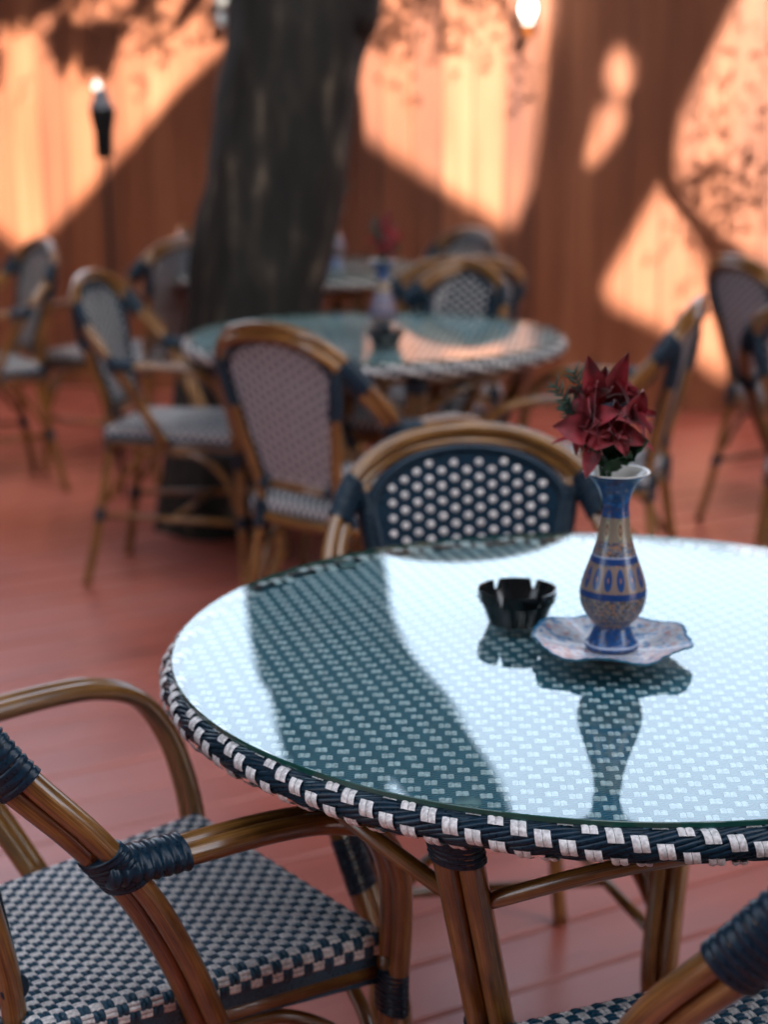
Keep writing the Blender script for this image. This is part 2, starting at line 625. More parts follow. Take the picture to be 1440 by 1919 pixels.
FO = Vector((0, 7.75875, 0))
FU = Vector((.96710, -.25440, 0))
FANG = math.atan2(FU.y, FU.x)
FH = 2.10
fence = empty('board_fence', FO, FANG)
tag(fence, 'tall reddish brown fence of vertical boards dappled with sunlight behind the patio', 'fence')
fb = MB()
for i in range(-46, 40):
    x0 = i * .14
    dy = random.uniform(-.002, .003)
    fb.box(x0 + .0025, x0 + .1375, dy, dy + .02, -.11, FH + random.uniform(-.004, .004))
fb.build('board_panel', M['fence'], fence, smooth=False)
fb = MB()
fb.box(-46 * .14, 40 * .14, .024, .030, -.11, FH - .02)  # backing sheet added to block sky light between the boards
for z in (.3, 1.1, 1.9):
    fb.box(-46 * .14, 40 * .14, .032, .068, z, z + .09)
fb.build('rail', M['fence'], fence, smooth=False)
for x in (-4.8, -2.4, 0, 2.4, 4.8):
    fb = MB()
    fb.box(x - .045, x + .045, .071, .160, -.12, FH - .03)
    fb.build('post', M['fence'], fence, smooth=False)

# ------------------------------------------------------------------ added unseen sheet on posts, its gaps cut from the wanted sun patches
def wallpt(s, z):
    p = FO + FU * s
    return Vector((p.x, p.y, z))
MASK_Z = 9.0
def up(s, z):
    p = wallpt(s, z)
    t = (MASK_Z - p.z) / SUN_DIR.z
    q = p + SUN_DIR * t
    return Vector((q.x, q.y))
LIT = {
    'A': [(-3.836, 2.571), (-3.352, 1.439), (-2.773, 1.212), (-2.264, 0.988), (-1.934, 0.77), (-1.811, 0.671), (-1.652, 0.759), (-1.295, 1.09), (-1.006, 1.384), (-0.675, 1.655), (-0.608, 1.932), (-0.501, 2.468)],
    'B': [(-0.208, 2.458), (-0.062, 1.924), (-0.085, 1.653), (-0.154, 1.254), (0.091, 1.097), (0.364, 0.932), (0.6, 0.795), (0.673, 0.966), (0.7, 1.197), (0.729, 1.492), (0.749, 1.782), (0.843, 2.426)],
    'C': [(1.044, 1.58), (1.115, 1.500), (1.108, 1.400), (1.062, 1.352), (1.010, 1.42), (1.005, 1.50)],
    'C2': [(0.985, 1.330), (1.040, 1.340), (1.085, 1.290), (1.060, 1.215), (0.955, 1.070), (0.935, 1.110)],
    'D': [(1.285, 1.034), (1.21, 0.907), (1.013, 0.54), (1.087, 0.459), (1.255, 0.395), (1.389, 0.281), (1.582, 0.142), (1.597, 0.219), (1.521, 0.428), (1.454, 0.613), (1.388, 0.784)],
    'E': [(1.422, 1.471), (1.341, 1.293), (1.322, 1.114), (1.381, 0.933), (1.49, 0.798), (1.714, 0.655), (1.995, 0.469), (2.297, 0.548), (2.158, 2.385), (1.698, 2.399), (1.561, 1.774)],
}
def inside(p, poly):
    c = False
    for a, b in zip(poly, poly[1:] + poly[:1]):
        if (a.y > p.y) != (b.y > p.y) and p.x < (b.x - a.x) * (p.y - a.y) / (b.y - a.y) + a.x:
            c = not c
    return c
polys = [[up(*q) for q in L] for L in LIT.values()]
top = [up(s, 2.62) for s in (-4.6, 4.6)]
outer = [Vector((-9, -17)), Vector((9, -17)), up(4.6, 2.62), up(-4.6, 2.62)]
verts, edges = [], []
for P in [outer] + polys:
    b0 = len(verts)
    verts += P
    edges += [(b0 + i, b0 + (i + 1) % len(P)) for i in range(len(P))]
vo_, ed_, fc_, *_r = delaunay_2d_cdt(verts, edges, [], 0, 1e-5)
keep = []
for f in fc_:
    c = sum((Vector(vo_[i]) for i in f), Vector((0, 0))) / len(f)
    if inside(c, outer) and not any(inside(c, P) for P in polys):
        keep.append(tuple(f))
cb = MB()
nv = len(vo_)
allv = [(p[0], p[1], MASK_Z + .002) for p in vo_] + [(p[0], p[1], MASK_Z - .002) for p in vo_]
fs = list(keep) + [tuple(i + nv for i in reversed(f)) for f in keep]
cnt = {}
for f in keep:
    for a, b in zip(f, f[1:] + f[:1]):
        cnt[(a, b)] = 1
for (a, b) in list(cnt):
    if (b, a) not in cnt:
        fs.append((a, a + nv, b + nv, b))
cb.add(allv, fs)
can = empty('shadow_mask', (0, -3, 0))
tag(can, 'unseen dark sheet added high overhead, its gaps cut to shape the sun patches', 'canopy')
o = cb.build('fabric', M['mask_cloth'], can, smooth=False)
o.location = (0, 3, 0)
for x, y in ((-7.8, -12.5), (7.8, -12.5), (-5.2, -1.5), (5.2, -3.5)):
    pb = MB()
    pb.tube([(x, y + 3, -.1), (x, y + 3, MASK_Z - .01)], .045, 12)
    pb.build('post', M['metal'], can)

# unseen walls added at the back and sides to cut down the skylight
for nm, bx in (('sky_block_behind', (-7.6, 7.6, -4.3, -4.0, -.1, 8.0)), ('sky_block_left', (-4.9, -4.7, .6, 8.6, -.1, 6.0)), ('sky_block_right', (4.5, 4.7, .6, 6.2, -.1, 6.0))):
    wb = MB()
    wb.box(*bx)
    tag(wb.build(nm, M['wall'], smooth=False), kind='structure')

# ------------------------------------------------------------------ tree
tree = empty('shade_tree', (-.52, 5.42, 0))
tag(tree, 'thick dark barked tree growing up through the deck beside the middle table', 'tree')
def limb(mb, path, r0, r1, n=28, rough=.06, flare=0):
    P = resample(spline(path, 10), .06)
    N = len(P)
    base = len(mb.v)
    rr = []
    for i, p in enumerate(P):
        t = i / (N - 1)
        r = r0 + (r1 - r0) * t
        if flare: r += flare * math.exp(-p.z / .16)
        rr.append(r)
    mb.tube(P, rr, n)
    for i in range(N):
        for k in range(n):
            j = base + i * n + k
            v = Vector(mb.v[j])
            d = (v - P[i])
            q = noise.noise(Vector((v.x * 9, v.y * 9, v.z * 2.6))) * .7 + noise.noise(Vector((v.x * 22, v.y * 22, v.z * 6))) * .4
            v = P[i] + d * (1 + rough * q * 2)
            mb.v[j] = tuple(v)
tb = MB()
limb(tb, [(.0, 0, -.1), (.03, 0, .25), (.11, 0, .75), (.20, .0, 1.25), (.28, .0, 1.72), (.32, .0, 2.05)], .205, .225, 40, .085, .045)
limb(tb, [(.27, 0, 1.7), (.31, .0, 2.1), (.38, .03, 2.55), (.50, .1, 3.0), (.50, .15, 3.5), (.40, .2, 4.4)], .20, .10, 24, .05)
limb(tb, [(.31, 0, 1.60), (.40, -.02, 1.93), (.62, -.04, 2.24), (.80, -.02, 2.54), (.84, .0, 2.85), (.76, .08, 3.4), (.8, .2, 4.2)], .19, .085, 24, .05)
tb.build('trunk', M['bark'], tree)
bb = MB()
tips = []
def branch(p, d, L, r, depth):
    P = [p]
    q = p.copy()
    dd = d.copy()
    for i in range(5):
        dd = (dd + Vector((random.uniform(-.25, .25), random.uniform(-.25, .25), random.uniform(-.12, .18)))).normalized()
        q = q + dd * L / 5
        P.append(q.copy())
    bb.tube(P, [r * (1 - .55 * i / 5) for i in range(6)], 7)
    if depth:
        for k in range(3):
            branch(P[2 + k], (dd + Vector((random.uniform(-.9, .9), random.uniform(-.9, .9), random.uniform(-.3, .5)))).normalized(), L * .62, r * .5, depth - 1)
    tips.extend(P[2:])
for p, d in [((.42, .2, 4.3), (-1, .2, .6)), ((.42, .2, 4.2), (-.6, -.3, .8)), ((.40, .2, 4.35), (-.2, .2, 1)), ((.8, .2, 4.1), (1, .3, .6)),
             ((.8, .2, 4.15), (.5, .3, .8)), ((.78, .15, 3.9), (1, -.2, .5)), ((.45, .17, 3.8), (-1, .1, .5)), ((.4, .2, 4.4), (-.3, -.6, .7))]:
    branch(Vector(p), Vector(d).normalized(), 1.25, .035, 2)
bb.build('branch', M['bark'], tree)
lb = MB()
def leaf_quad(mb, c, L, wd, rnd):
    a = Vector((rnd.gauss(0, 1), rnd.gauss(0, 1), rnd.gauss(0, 1) - .4)).normalized()
    b = a.orthogonal().normalized()
    b = Matrix.Rotation(rnd.uniform(0, 6.28), 3, a) @ b
    n = a.cross(b)
    c = Vector(c)
    mb.add([c, c + a * L * .35 + b * wd, c + a * L + n * L * .08, c + a * L * .35 - b * wd], [(0, 1, 2, 3)])
rl = random.Random(3)
TO = Vector(tree.location)
def sunproj(s, z, Y):
    p = wallpt(s, z)
    t = (Y - p.y) / SUN_DIR.y
    return p + SUN_DIR * t - TO
# leaf clumps hanging where the dapples on the fence come from
clumps = [(-1.52, 1.74, .10, 60), (-1.44, 1.58, .07, 24), (-1.14, 1.74, .09, 60), (-1.06, 1.60, .06, 22), (-.80, 1.68, .06, 14), (-1.17, 1.46, .05, 5), (-1.30, 1.86, .2, 40), (-.86, 1.80, .08, 8), (-1.75, 1.40, .05, 4),
          (-.02, 1.72, .10, 50), (.16, 1.75, .10, 46), (.34, 1.76, .10, 36), (.52, 1.74, .09, 26), (.02, 1.62, .05, 16), (.30, 1.60, .05, 14), (.42, 1.56, .06, 7), (.08, 1.58, .06, 8), (.64, 1.50, .05, 6), (.14, 1.40, .05, 4), (.60, 1.36, .04, 4),
          (.15, 1.9, .2, 40), (.6, 1.9, .2, 30), (1.40, 1.40, .08, 12), (1.44, 1.10, .09, 16), (1.50, .95, .12, 70), (1.40, .98, .07, 26), (1.62, .90, .10, 20), (1.66, 1.16, .06, 7), (1.60, 1.50, .10, 16),
          (1.75, .98, .10, 16), (1.25, .70, .04, 3), (1.36, .56, .04, 4), (1.8, 1.5, .2, 30), (1.52, 1.28, .05, 5)]
for (s, z, rad, cn) in clumps:
    c0 = sunproj(s, z, 5.2 + rl.uniform(-.5, .6))
    for k in range(int(cn * 2.4)):
        d = Vector((rl.gauss(0, 1), rl.gauss(0, 1), rl.gauss(0, 1))) * rad * .72
        leaf_quad(lb, c0 + d, rl.uniform(.028, .05), rl.uniform(.009, .016), rl)
for p in tips:
    if rl.random() < .75 and p.z > 3.0:
        for k in range(16):
            d = Vector((rl.gauss(0, 1), rl.gauss(0, 1), rl.gauss(0, 1))) * .16
            if (p + d).z > 3.05:
                leaf_quad(lb, p + d, rl.uniform(.04, .07), rl.uniform(.011, .018), rl)
# the wide unseen crown, packed dense to darken the fence, above the sun's path
for k in range(4600):
    cy = rl.uniform(2.5, 8.5)
    c0 = Vector((rl.uniform(-4.4, 4.4), cy, 0)) - TO
    c0.z = 4.7 + max(0, 4.6 - cy) * .60 + rl.random() * 1.3 + .06 * abs(c0.x) + (.3 if c0.x < -.4 else 0)
    if noise.noise(c0 * .9) < -.55: continue
    for q in range(9):
        d = Vector((rl.gauss(0, 1), rl.gauss(0, 1), rl.gauss(0, .5))) * .22
        leaf_quad(lb, c0 + d, rl.uniform(.24, .36), rl.uniform(.09, .13), rl)
lb.build('crown', M['tree_leaf'], tree, smooth=False)
# thin twig whose curved shadow runs across the right hand light patch
def twig(pts, Y, r):
    m_ = MB()
    m_.tube(spline([sunproj(s, z, Y) for (s, z) in pts], 4), r, 6)
    m_.build('branch', M['bark'], tree)
#
twig(((1.25, 1.08), (1.30, .96), (1.38, .86), (1.46, .78), (1.58, .70), (1.7, .63)), 5.3, .021)

# ------------------------------------------------------------------ wicker chair
def wrap(name, path, parent, a, b=None, ref=None, pitch=.0078, depth=.0011, mat_='navy', n=16, done=False):
    """cord bound round a pole or a pair of poles"""
    P = path if done else resample(path, pitch / 6)
    ra, rb = [], []
    for i in range(len(P)):
        s = abs(math.sin(PI * i / 6)) ** .5
        tw_ = 1 + .02 * math.sin(i * 1.7)
        ra.append((a - depth + depth * 1.6 * s) * tw_)
        rb.append(((b or a) - depth + depth * 1.6 * s) * tw_)
    ra[0] = ra[-1] = a * .8
    rb[0] = rb[-1] = (b or a) * .8
    mb = MB()
    mb.tube(P, ra, n, ref=ref, rb=rb)
    return mb.build(name, M[mat_], parent)


def double_pole(mb, path, r, offs, n=12):
    """two poles side by side; offs(i, T) gives the half offset vector"""
    P = [Vector(p) for p in path]
    N = len(P)
    A, B = [], []
    for i in range(N):
        t = (P[min(i + 1, N - 1)] - P[max(i - 1, 0)]).normalized()
        o = offs(t)
        A.append(P[i] + o)
        B.append(P[i] - o)
    mb.tube(A, r, n)
    mb.tube(B, r, n)


PR = .0118          # pole radius
OFF = .0112

def hoop_off(t):
    a = Vector((-t.z, 0, t.x)).normalized()
    f = Vector((0, 1, 0)) - t * t.y
    k = min(1, abs(t.z) * 1.2)
    return (a - f * (.95 * k)).normalized() * OFF


def wrap_pair(name, P, offs, parent, pitch=.0085, depth=.0013, ex=.0035, n=20):
    P = resample(P, pitch / 6)
    refs = []
    for i in range(len(P)):
        t = (P[min(i + 1, len(P) - 1)] - P[max(i - 1, 0)]).normalized()
        refs.append(offs(t).normalized())
    return wrap(name, P, parent, OFF + PR + ex, PR + ex, ref=refs, pitch=pitch, depth=depth, n=n, done=True)

def seat_hw(y):
    return .150 + (.198 - .150) * (y + .195) / .40

def yb(z):
    """front/back position of the backrest plane at height z"""
    if z < .50: return -.195
    t = (z - .50) / .385
    return -.195 - .10 * t ** .95

def panel_w(z):
    if z <= .76:
        return .098 + (.158 - .098) * ((z - .50) / .26) ** .9
    q = (z - .76) / .090
    return .158 * math.sqrt(max(0, 1 - q * q))


def make_chair():
    t = empty('wicker_chair')
    # ---- back hoop: double bent pole from seat rail over the top and down again
    side = [(.186, -.015, .425), (.212, -.060, .52), (.229, -.112, .615), (.230, -.167, .690), (.210, -.225, .758), (.176, -.262, .814), (.105, -.288, .855), (0, -.296, .869)]
    full = side + [(-x, y, z) for (x, y, z) in reversed(side[:-1])]
    hp = spline(full, 8)
    mb = MB()
    double_pole(mb, hp, PR, hoop_off, 14)
    hoop = mb.build('back_frame', M['bamboo'], t)
    for sx in (1, -1):
        seg = [p for p in hp if .748 < p.z < .808 and p.x * sx > 0]
        wrap_pair('binding', seg, hoop_off, hoop, ex=.0034)
    # ---- rear legs
    for sx in (1, -1):
        mb = MB()
        lp = spline([(sx * .172, -.262, .80), (sx * .164, -.258, .74), (sx * .139, -.232, .62), (sx * .120, -.203, .50), (sx * .122, -.203, .40), (sx * .148, -.235, .18), (sx * .172, -.272, 0)], 6)
        mb.tube(lp, PR * 1.08, 14)
        leg = mb.build('leg', M['bamboo'], t)
        wrap('binding', spline([(sx * .121, -.203, .395), (sx * .120, -.203, .43), (sx * .120, -.204, .462)], 5), leg, .0165)
        wrap('binding', spline([(sx * .142, -.228, .225), (sx * .147, -.234, .19)], 5), leg, .0160)
        wrap('binding', [p for p in lp if .675 < p.z < .80], leg, .0165)
    # ---- arms running into the front legs
    for sx in (1, -1):
        mb = MB()
        ap = spline([(sx * .228, -.150, .653), (sx * .236, -.08, .653), (sx * .244, .03, .653), (sx * .249, .095, .645), (sx * .249, .150, .620), (sx * .240, .186, .565), (sx * .224, .203, .49), (sx * .211, .207, .41), (sx * .208, .208, .385)], 8)
        double_pole(mb, ap, PR * .98, lambda tt: Vector((OFF, 0, 0)), 14)
        arm = mb.build('armrest', M['bamboo'], t)
        wrap_pair('binding', [p for p in ap if p.y < -.066], lambda tt: Vector((1, 0, 0)), arm, pitch=.0108, depth=.0022, ex=.0046)
        seg = [p for p in hp if .632 < p.z < .678 and p.x * sx > 0]
        wrap_pair('binding', seg, hoop_off, arm, pitch=.0062, ex=.0042)
        wrap('binding', spline([(sx * .2115, .2065, .425), (sx * .210, .207, .40), (sx * .209, .208, .372)], 6), arm, .0250, .0145, ref=Vector((1, 0, 0)), pitch=.006)
        mb = MB()
        mb.tube(spline([(sx * .204, .206, .44), (sx * .206, .208, .30), (sx * .210, .216, .12), (sx * .213, .224, 0)], 6), PR * 1.08, 14)
        leg = mb.build('leg', M['bamboo'], t)
        wrap('binding', spline([(sx * .207, .2105, .235), (sx * .2075, .2115, .20)], 5), leg, .0160)
    # ---- seat frame
    mb = MB()
    zz = .418
    mb.tube(spline([(-.14, -.192, zz), (0, -.205, zz), (.14, -.192, zz)], 6), PR, 12)
    mb.tube(spline([(-.19, .198, zz), (0, .205, zz), (.19, .198, zz)], 6), PR, 12)
    for sx in (1, -1):
        mb.tube([(sx * .142, -.200, zz), (sx * .190, .200, zz)], PR, 12)
    mb.build('seat_frame', M['bamboo'], t)
    # ---- curved braces and stretchers
    mb = MB()
    for sx in (1, -1):
        mb.tube(spline([(sx * .200, .200, .25), (sx * .192, .160, .34), (sx * .182, .09, .392), (sx * .172, .02, .400), (sx * .160, -.07, .392), (sx * .146, -.15, .33), (sx * .140, -.205, .25)], 6), .0085, 10)
        mb.tube([(sx * .146, -.226, .205), (sx * .205, .206, .215)], .0085, 10)
    mb.tube(spline([(-.198, .205, .26), (-.15, .208, .35), (-.07, .205, .392), (.07, .205, .392), (.15, .208, .35), (.198, .205, .26)], 6), .0085, 10)
    mb.tube([(-.205, .0, .212), (.165, .0, .212)][0:0] or [(-.176, .0, .211), (.176, .0, .211)], .0085, 10)
    mb.build('stretcher', M['bamboo'], t)
    # ---- woven seat
    CW, NX, NY = .0124, 16, 16          # half counts of flat cells
    Rr = .014
    def edge(v, L):
        if abs(v) <= L: return v, 0.0, 0.0
        o_ = abs(v) - L
        a = min(o_ / Rr, PI / 2)
        rest = max(0, o_ - Rr * PI / 2)
        return math.copysign(L + Rr * math.sin(a), v), -(Rr - Rr * math.cos(a)) - rest, a
    YL = .188
    def smap(i, j):
        """cell coordinates -> point and normal on the seat"""
        y, dzy, ay = edge(j * CW, YL)
        hw = seat_hw(max(-.2, min(.2, y)))
        k = hw / .198
        x, dzx, ax = edge(i * CW * k, hw - .010)
        z = .468 + dzy + dzx - .006 * math.cos(x / hw * 1.4) * math.cos(y / .2 * 1.4)
        nrm = Vector((math.sin(ax) * (1 if i > 0 else -1), math.sin(ay) * (1 if j > 0 else -1), max(.02, math.cos(ax) * math.cos(ay)))).normalized()
        return Vector((x, y + .003, z)), nrm
    sb = MB()
    # dark underlay
    q = []
    NN = 21
    for jj in range(-NN, NN + 1):
        for ii in range(-NN, NN + 1):
            p, nn = smap(ii, jj)
            q.append(p - nn * .0022)
    wd = 2 * NN + 1
    sb.mi = 0
    sb.add(q, [(r * wd + c, r * wd + c + 1, (r + 1) * wd + c + 1, (r + 1) * wd + c) for r in range(wd - 1) for c in range(wd - 1)])
    rs = random.Random(5)
    NN = 18
    HL = .80
    for j in range(-NN, NN):
        for i in range(-NN, NN):
            wht = (i + j) % 2 == 0
            sb.mi = 1 if wht else 0
            ci, cj = i + .5, j + .5
            for st in (-.25, .25):
                vs = []
                nt_, nw = 6, 4
                jit = rs.uniform(-.03, .03)
                for a in range(nt_ + 1):
                    tt = -HL + 2 * HL * a / nt_
                    h = (.0011 if wht else .0021) * math.cos(PI * tt / (2 * HL) * 1.25)
                    for b_ in range(nw + 1):
                        ww = -1 + 2 * b_ / nw
                        rad = math.sqrt(max(0, 1 - (ww * .96) ** 2)) * .0021
                        off = st + ww * .235 + jit
                        pi_, pj_ = (ci + off, cj + tt) if wht else (ci + tt, cj + off)
                        p, nn = smap(pi_, pj_)
                        vs.append(p + nn * (h + rad))
                m_ = nw + 1
                fs = [(a * m_ + b_, a * m_ + b_ + 1, (a + 1) * m_ + b_ + 1, (a + 1) * m_ + b_) for a in range(nt_) for b_ in range(nw)]
                if not wht:
                    fs = [tuple(reversed(f)) for f in fs]
                sb.add(vs, fs)
    sb.build('seat', [M['navy_weave'], M['white'], M['under']], t)
    # ---- back panel
    def curv(x, w_):
        return .010 * (x / .16) ** 2
    pb = MB()
    Z0, Z1 = .512, .850
    nz, nx = 34, 16
    for sgn, mi in ((1, 0), (-1, 1)):
        pb.mi = mi
        vs = []
        for a in range(nz + 1):
            z = Z0 + (Z1 - .0005 - Z0) * (1 - (1 - a / nz) ** 1.6)
            w_ = panel_w(z) + .004
            for b_ in range(nx + 1):
                x = w_ * (-1 + 2 * b_ / nx)
                vs.append((x, yb(z) + curv(x, w_) + sgn * .0045, z))
        m_ = nx + 1
        fs = [(a * m_ + b_, a * m_ + b_ + 1, (a + 1) * m_ + b_ + 1, (a + 1) * m_ + b_) for a in range(nz) for b_ in range(nx)]
        if sgn > 0: fs = [tuple(reversed(f)) for f in fs]
        pb.add(vs, fs)
    panel = pb.build('backrest', [M['navy'], M['panel_back']], t)
    # raised white dots on the front, small dark holes of the weave on the reverse
    db, dbk = MB(), MB()
    for ix in range(-9, 10):
        for iz in range(0, 18):
            x = ix * .0207
            z = .530 + iz * .0238 + (.0119 if ix % 2 else 0)
            if z > .848: continue
            w_ = panel_w(z)
            inn = abs(x) < w_ - .020 and z < .834 and panel_w(min(.8499, z + .012)) > abs(x) + .008
            if inn:
                y = yb(z) + curv(x, w_) + .0045
                n_ = 10
                r0 = .0066
                vs = [(x, y + .0022, z)] + [(x + r0 * .62 * math.cos(2 * PI * k / n_), y + .0018, z + r0 * .62 * math.sin(2 * PI * k / n_)) for k in range(n_)] + \
                     [(x + r0 * math.cos(2 * PI * k / n_), y - .0003, z + r0 * 1.0 * math.sin(2 * PI * k / n_)) for k in range(n_)]
                fs = [(0, 1 + (k + 1) % n_, 1 + k) for k in range(n_)] + [(1 + k, 1 + (k + 1) % n_, n_ + 1 + (k + 1) % n_, n_ + 1 + k) for k in range(n_)]
                db.add(vs, fs)
            if abs(x) < w_ - .006:
                y = yb(z) + curv(x, w_) - .0052
                r0 = .0076
                vs = [(x + r0 * math.cos(2 * PI * k / 6), y, z + r0 * 1.15 * math.sin(2 * PI * k / 6)) for k in range(6)]
                dbk.add(vs, [tuple(range(6))])
    db.build('dot_weave', M['white'], panel)
    dbk.build('reverse_weave', M['navy'], panel, smooth=False)
    # bound rim of the panel and lower rail
    rb_ = MB()
    rim = []
    for a in range(0, 30):
        z = Z0 + (Z1 - Z0) * (1 - (1 - a / 29) ** 2.2)
        w_ = panel_w(min(z, Z1 - .0001))
        rim.append((w_, yb(z) + curv(w_, w_), z))
    rimf = rim + [(-x, y, z) for (x, y, z) in reversed(rim[:-1])]
    P = resample(spline(rimf, 2), .0026)
    rb_.tube(P, [.0092 + .0012 * (i % 2) for i in range(len(P))], 8)
    rb_.build('rim', M['navy'], panel)
    mb = MB()
    mb.tube([(-.118, -.200, .500), (.118, -.200, .500)], PR * .9, 12)
    rail = mb.build('rail', M['bamboo'], t)
    for sx in (1, -1):
        wrap('binding', [(sx * .085, -.200, .500), (sx * .128, -.200, .500)], rail, .0150, pitch=.006)
    return t


# chair placements: centre on the deck, heading (direction it faces), label
CH = [
    ((-.286, 1.738), R_(36.9), 'nearest armchair at the left with its armrest reaching under the glass table rim'),
    ((.354, 1.383), R_(113.5), 'chair cut off by the lower right corner, its woven seat under the near table'),
    ((.163, 2.33), R_(277), 'armchair facing the camera just behind the near table, its dotted back above the tabletop'),
    ((-.066, 3.89), R_(50.6), 'armchair with its grey reverse turned to us, between the near and middle tables'),
    ((-.56, 4.79), R_(-12), 'armchair side-on in front of the tree trunk, facing right with a pale blue lit backrest'),
    ((-.97, 6.25), R_(150), 'armchair half hidden behind the left side of the tree trunk, grey back towards us'),
    ((-1.46, 5.9), R_(210.7), 'armchair cut by the left edge of the photo in front of the fence'),
    ((.06, 4.96), R_(235), 'armchair facing us across the middle glass table, right behind its flower vase'),
    ((.10, 6.30), R_(212), 'farthest armchair right of the tree, pale back facing us, at the far table'),
    ((.15, 5.47), R_(120), 'armchair between the middle and far tables, turned away from us'),
    ((.50, 4.22), R_(162), 'armchair seen edge-on at the right of the middle table, behind the red flowers'),
    ((1.36, 5.35), R_(22), 'armchair at the right edge before the sunlit fence, its slim legs splayed'),
    ((1.21, 4.3), R_(60), 'armchair mostly outside the right edge, overlapping the chair behind it'),
    ((-.49, 6.62), R_(0), 'armchair of which only the top curve shows left of the upper tree trunk'),
]
proto = make_chair()
index_kids()
for i, (p, a, lab) in enumerate(CH):
    o = proto if i == 0 else copy_tree(proto)
    if i == 1:          # the chair in the lower right corner has no armrests
        for ch in [q for q in bpy.data.objects if q.parent == o and q.name.startswith('armrest')]:
            for gc in [q for q in bpy.data.objects if q.parent == ch]:
                bpy.data.objects.remove(gc)
            bpy.data.objects.remove(ch)
    o.location = (p[0], p[1], 0)
    o.rotation_euler = (0, 0, a - PI / 2)
    if i == 2: o.scale = (.97, .97, .97)
    tag(o, lab, 'chair', 'navy and white wicker chairs around the patio tables')

# ------------------------------------------------------------------ table
TR = .500
def make_table():
    t = empty('bistro_table')
    # woven top: navy field with white double floats on a slanted square lattice
    mb = MB()
    n = 96
    vs = [(0, 0, .738)] + [(TR * .985 * math.cos(2 * PI * k / n), TR * .985 * math.sin(2 * PI * k / n), .738) for k in range(n)] + \
         [(TR * .985 * math.cos(2 * PI * k / n), TR * .985 * math.sin(2 * PI * k / n), .716) for k in range(n)] + [(0, 0, .716)]
    mb.add(vs, [(0, 1 + k, 1 + (k + 1) % n) for k in range(n)])
    mb.mi = 2
    mb.add(vs, [(2 * n + 1, n + 1 + (k + 1) % n, n + 1 + k) for k in range(n)])
    mb.mi = 1
    A, B = (.0220, -.0056), (.0060, -.0205)
    rt = random.Random(11)
    for i in range(-40, 41):
        for j in range(-40, 41):
            cx = i * A[0] + j * B[0]
            cy = i * A[1] + j * B[1]
            if cx * cx + cy * cy > (TR - .018) ** 2: continue
            for st in (-1, 1):
                ox = st * .0031 + rt.uniform(-.0003, .0003)
                oy = rt.uniform(-.0004, .0004)
                vs = []
                for a in range(5):
                    tt = -1 + a / 2
                    h = .0024 * math.cos(tt * PI / 2 * .98)
                    for b_ in range(5):
                        ww = -1 + b_ / 2
                        vs.append((cx + ox + ww * .0029, cy + oy + tt * .0056, .7378 + h * (.35 + .65 * math.sqrt(max(0, 1 - (ww * .95) ** 2)))))
                mb.add(vs, [(a * 5 + b_, a * 5 + b_ + 1, (a + 1) * 5 + b_ + 1, (a + 1) * 5 + b_) for a in range(4) for b_ in range(4)])
    mb.build('tabletop', [M['table_navy'], M['white'], M['under']], t)
    # ---- rim: core, slanting navy strands, white double floats
    RC, RH, RW, ZC = .4955, .0120, .0128, .7268
    def rp(th, ph, lift=0):
        """ph 0 = top inner, pi = bottom inner round the outside"""
        a = PI * .62 - ph
        rr = RC + (RW + lift) * math.cos(a)
        return Vector((rr * math.cos(th), rr * math.sin(th), ZC + (RH + lift) * math.sin(a)))
    mb = MB()
    n = 160
    mb.tube([(RC * math.cos(2 * PI * k / n), RC * math.sin(2 * PI * k / n), ZC) for k in range(n + 1)], RH - .0025, 12, cap=False, ref=Vector((0, 0, 1)), rb=RW - .0025)
    NS = 172
    span = .185 / RC
    for k in range(NS):
        th0 = 2 * PI * k / NS
        P = []
        for a in range(17):
            u = a / 16
            P.append(rp(th0 + span * u, PI * 1.30 * (1 - u) , .0002 + .0013 * math.sin(u * 5 * PI + k * 2.1)))
        mb.tube(P, .0037, 6, cap=False)
    mb.mi = 1
    circ = 2 * PI * RC
    na, D_, ds = 152, .0256, .0058
    dt = D_ / 4
    da = circ / na + ds / 4
    half = PI * 1.3 * .0160     # strip width in metres
    tt0 = 0
    for k in range(na):
        for row in range(-1, 5):
            rw = row - k // 4
            s_ = k * da + rw * ds
            tpos = k * dt + rw * D_ - .004
            # four phases must close round the table
            if tpos < -.004 or tpos > .049: continue
            for st in (-1, 1):
                vs = []
                for a in range(6):
                    u = -1 + a / 2.5
                    for b_ in range(5):
                        ww = -1 + b_ / 2
                        th = (s_ + st * .0036 + ww * .0034 + u * .0016) / RC
                        ph = (tpos + u * .0066) / .0146
                        lift = .0042 + .0022 * math.cos(u * PI / 2) * (.5 + .5 * math.sqrt(max(0, 1 - (ww * .95) ** 2))) + .0008 * math.sqrt(max(0, 1 - (ww * .95) ** 2))
                        vs.append(rp(th, ph, lift))
                fs = [(a * 5 + b_, (a + 1) * 5 + b_, (a + 1) * 5 + b_ + 1, a * 5 + b_ + 1) for a in range(5) for b_ in range(4)]
                mb.add(vs, fs)
    mb.build('rim', [M['navy'], M['white']], t)
    # ---- glass
    mb = MB()
    n = 160
    z0, z1, bv = .7440, .7500, .0008
    ring = lambda r, z: [(r * math.cos(2 * PI * k / n), r * math.sin(2 * PI * k / n), z) for k in range(n)]
    vs = ring(TR - bv, z1) + ring(TR, z1 - bv) + ring(TR, z0 + bv) + ring(TR - bv, z0)
    mb.add(vs[:n], [tuple(range(n))])
    mb.add(vs[3 * n:], [tuple(reversed(range(n)))])
    mb.mi = 1
    mb.add(vs, [(r * n + k, (r + 1) * n + k, (r + 1) * n + (k + 1) % n, r * n + (k + 1) % n) for r in range(3) for k in range(n)])
    gl = mb.build('glass_top', [M['glass'], M['glass_edge']], t, smooth=False)
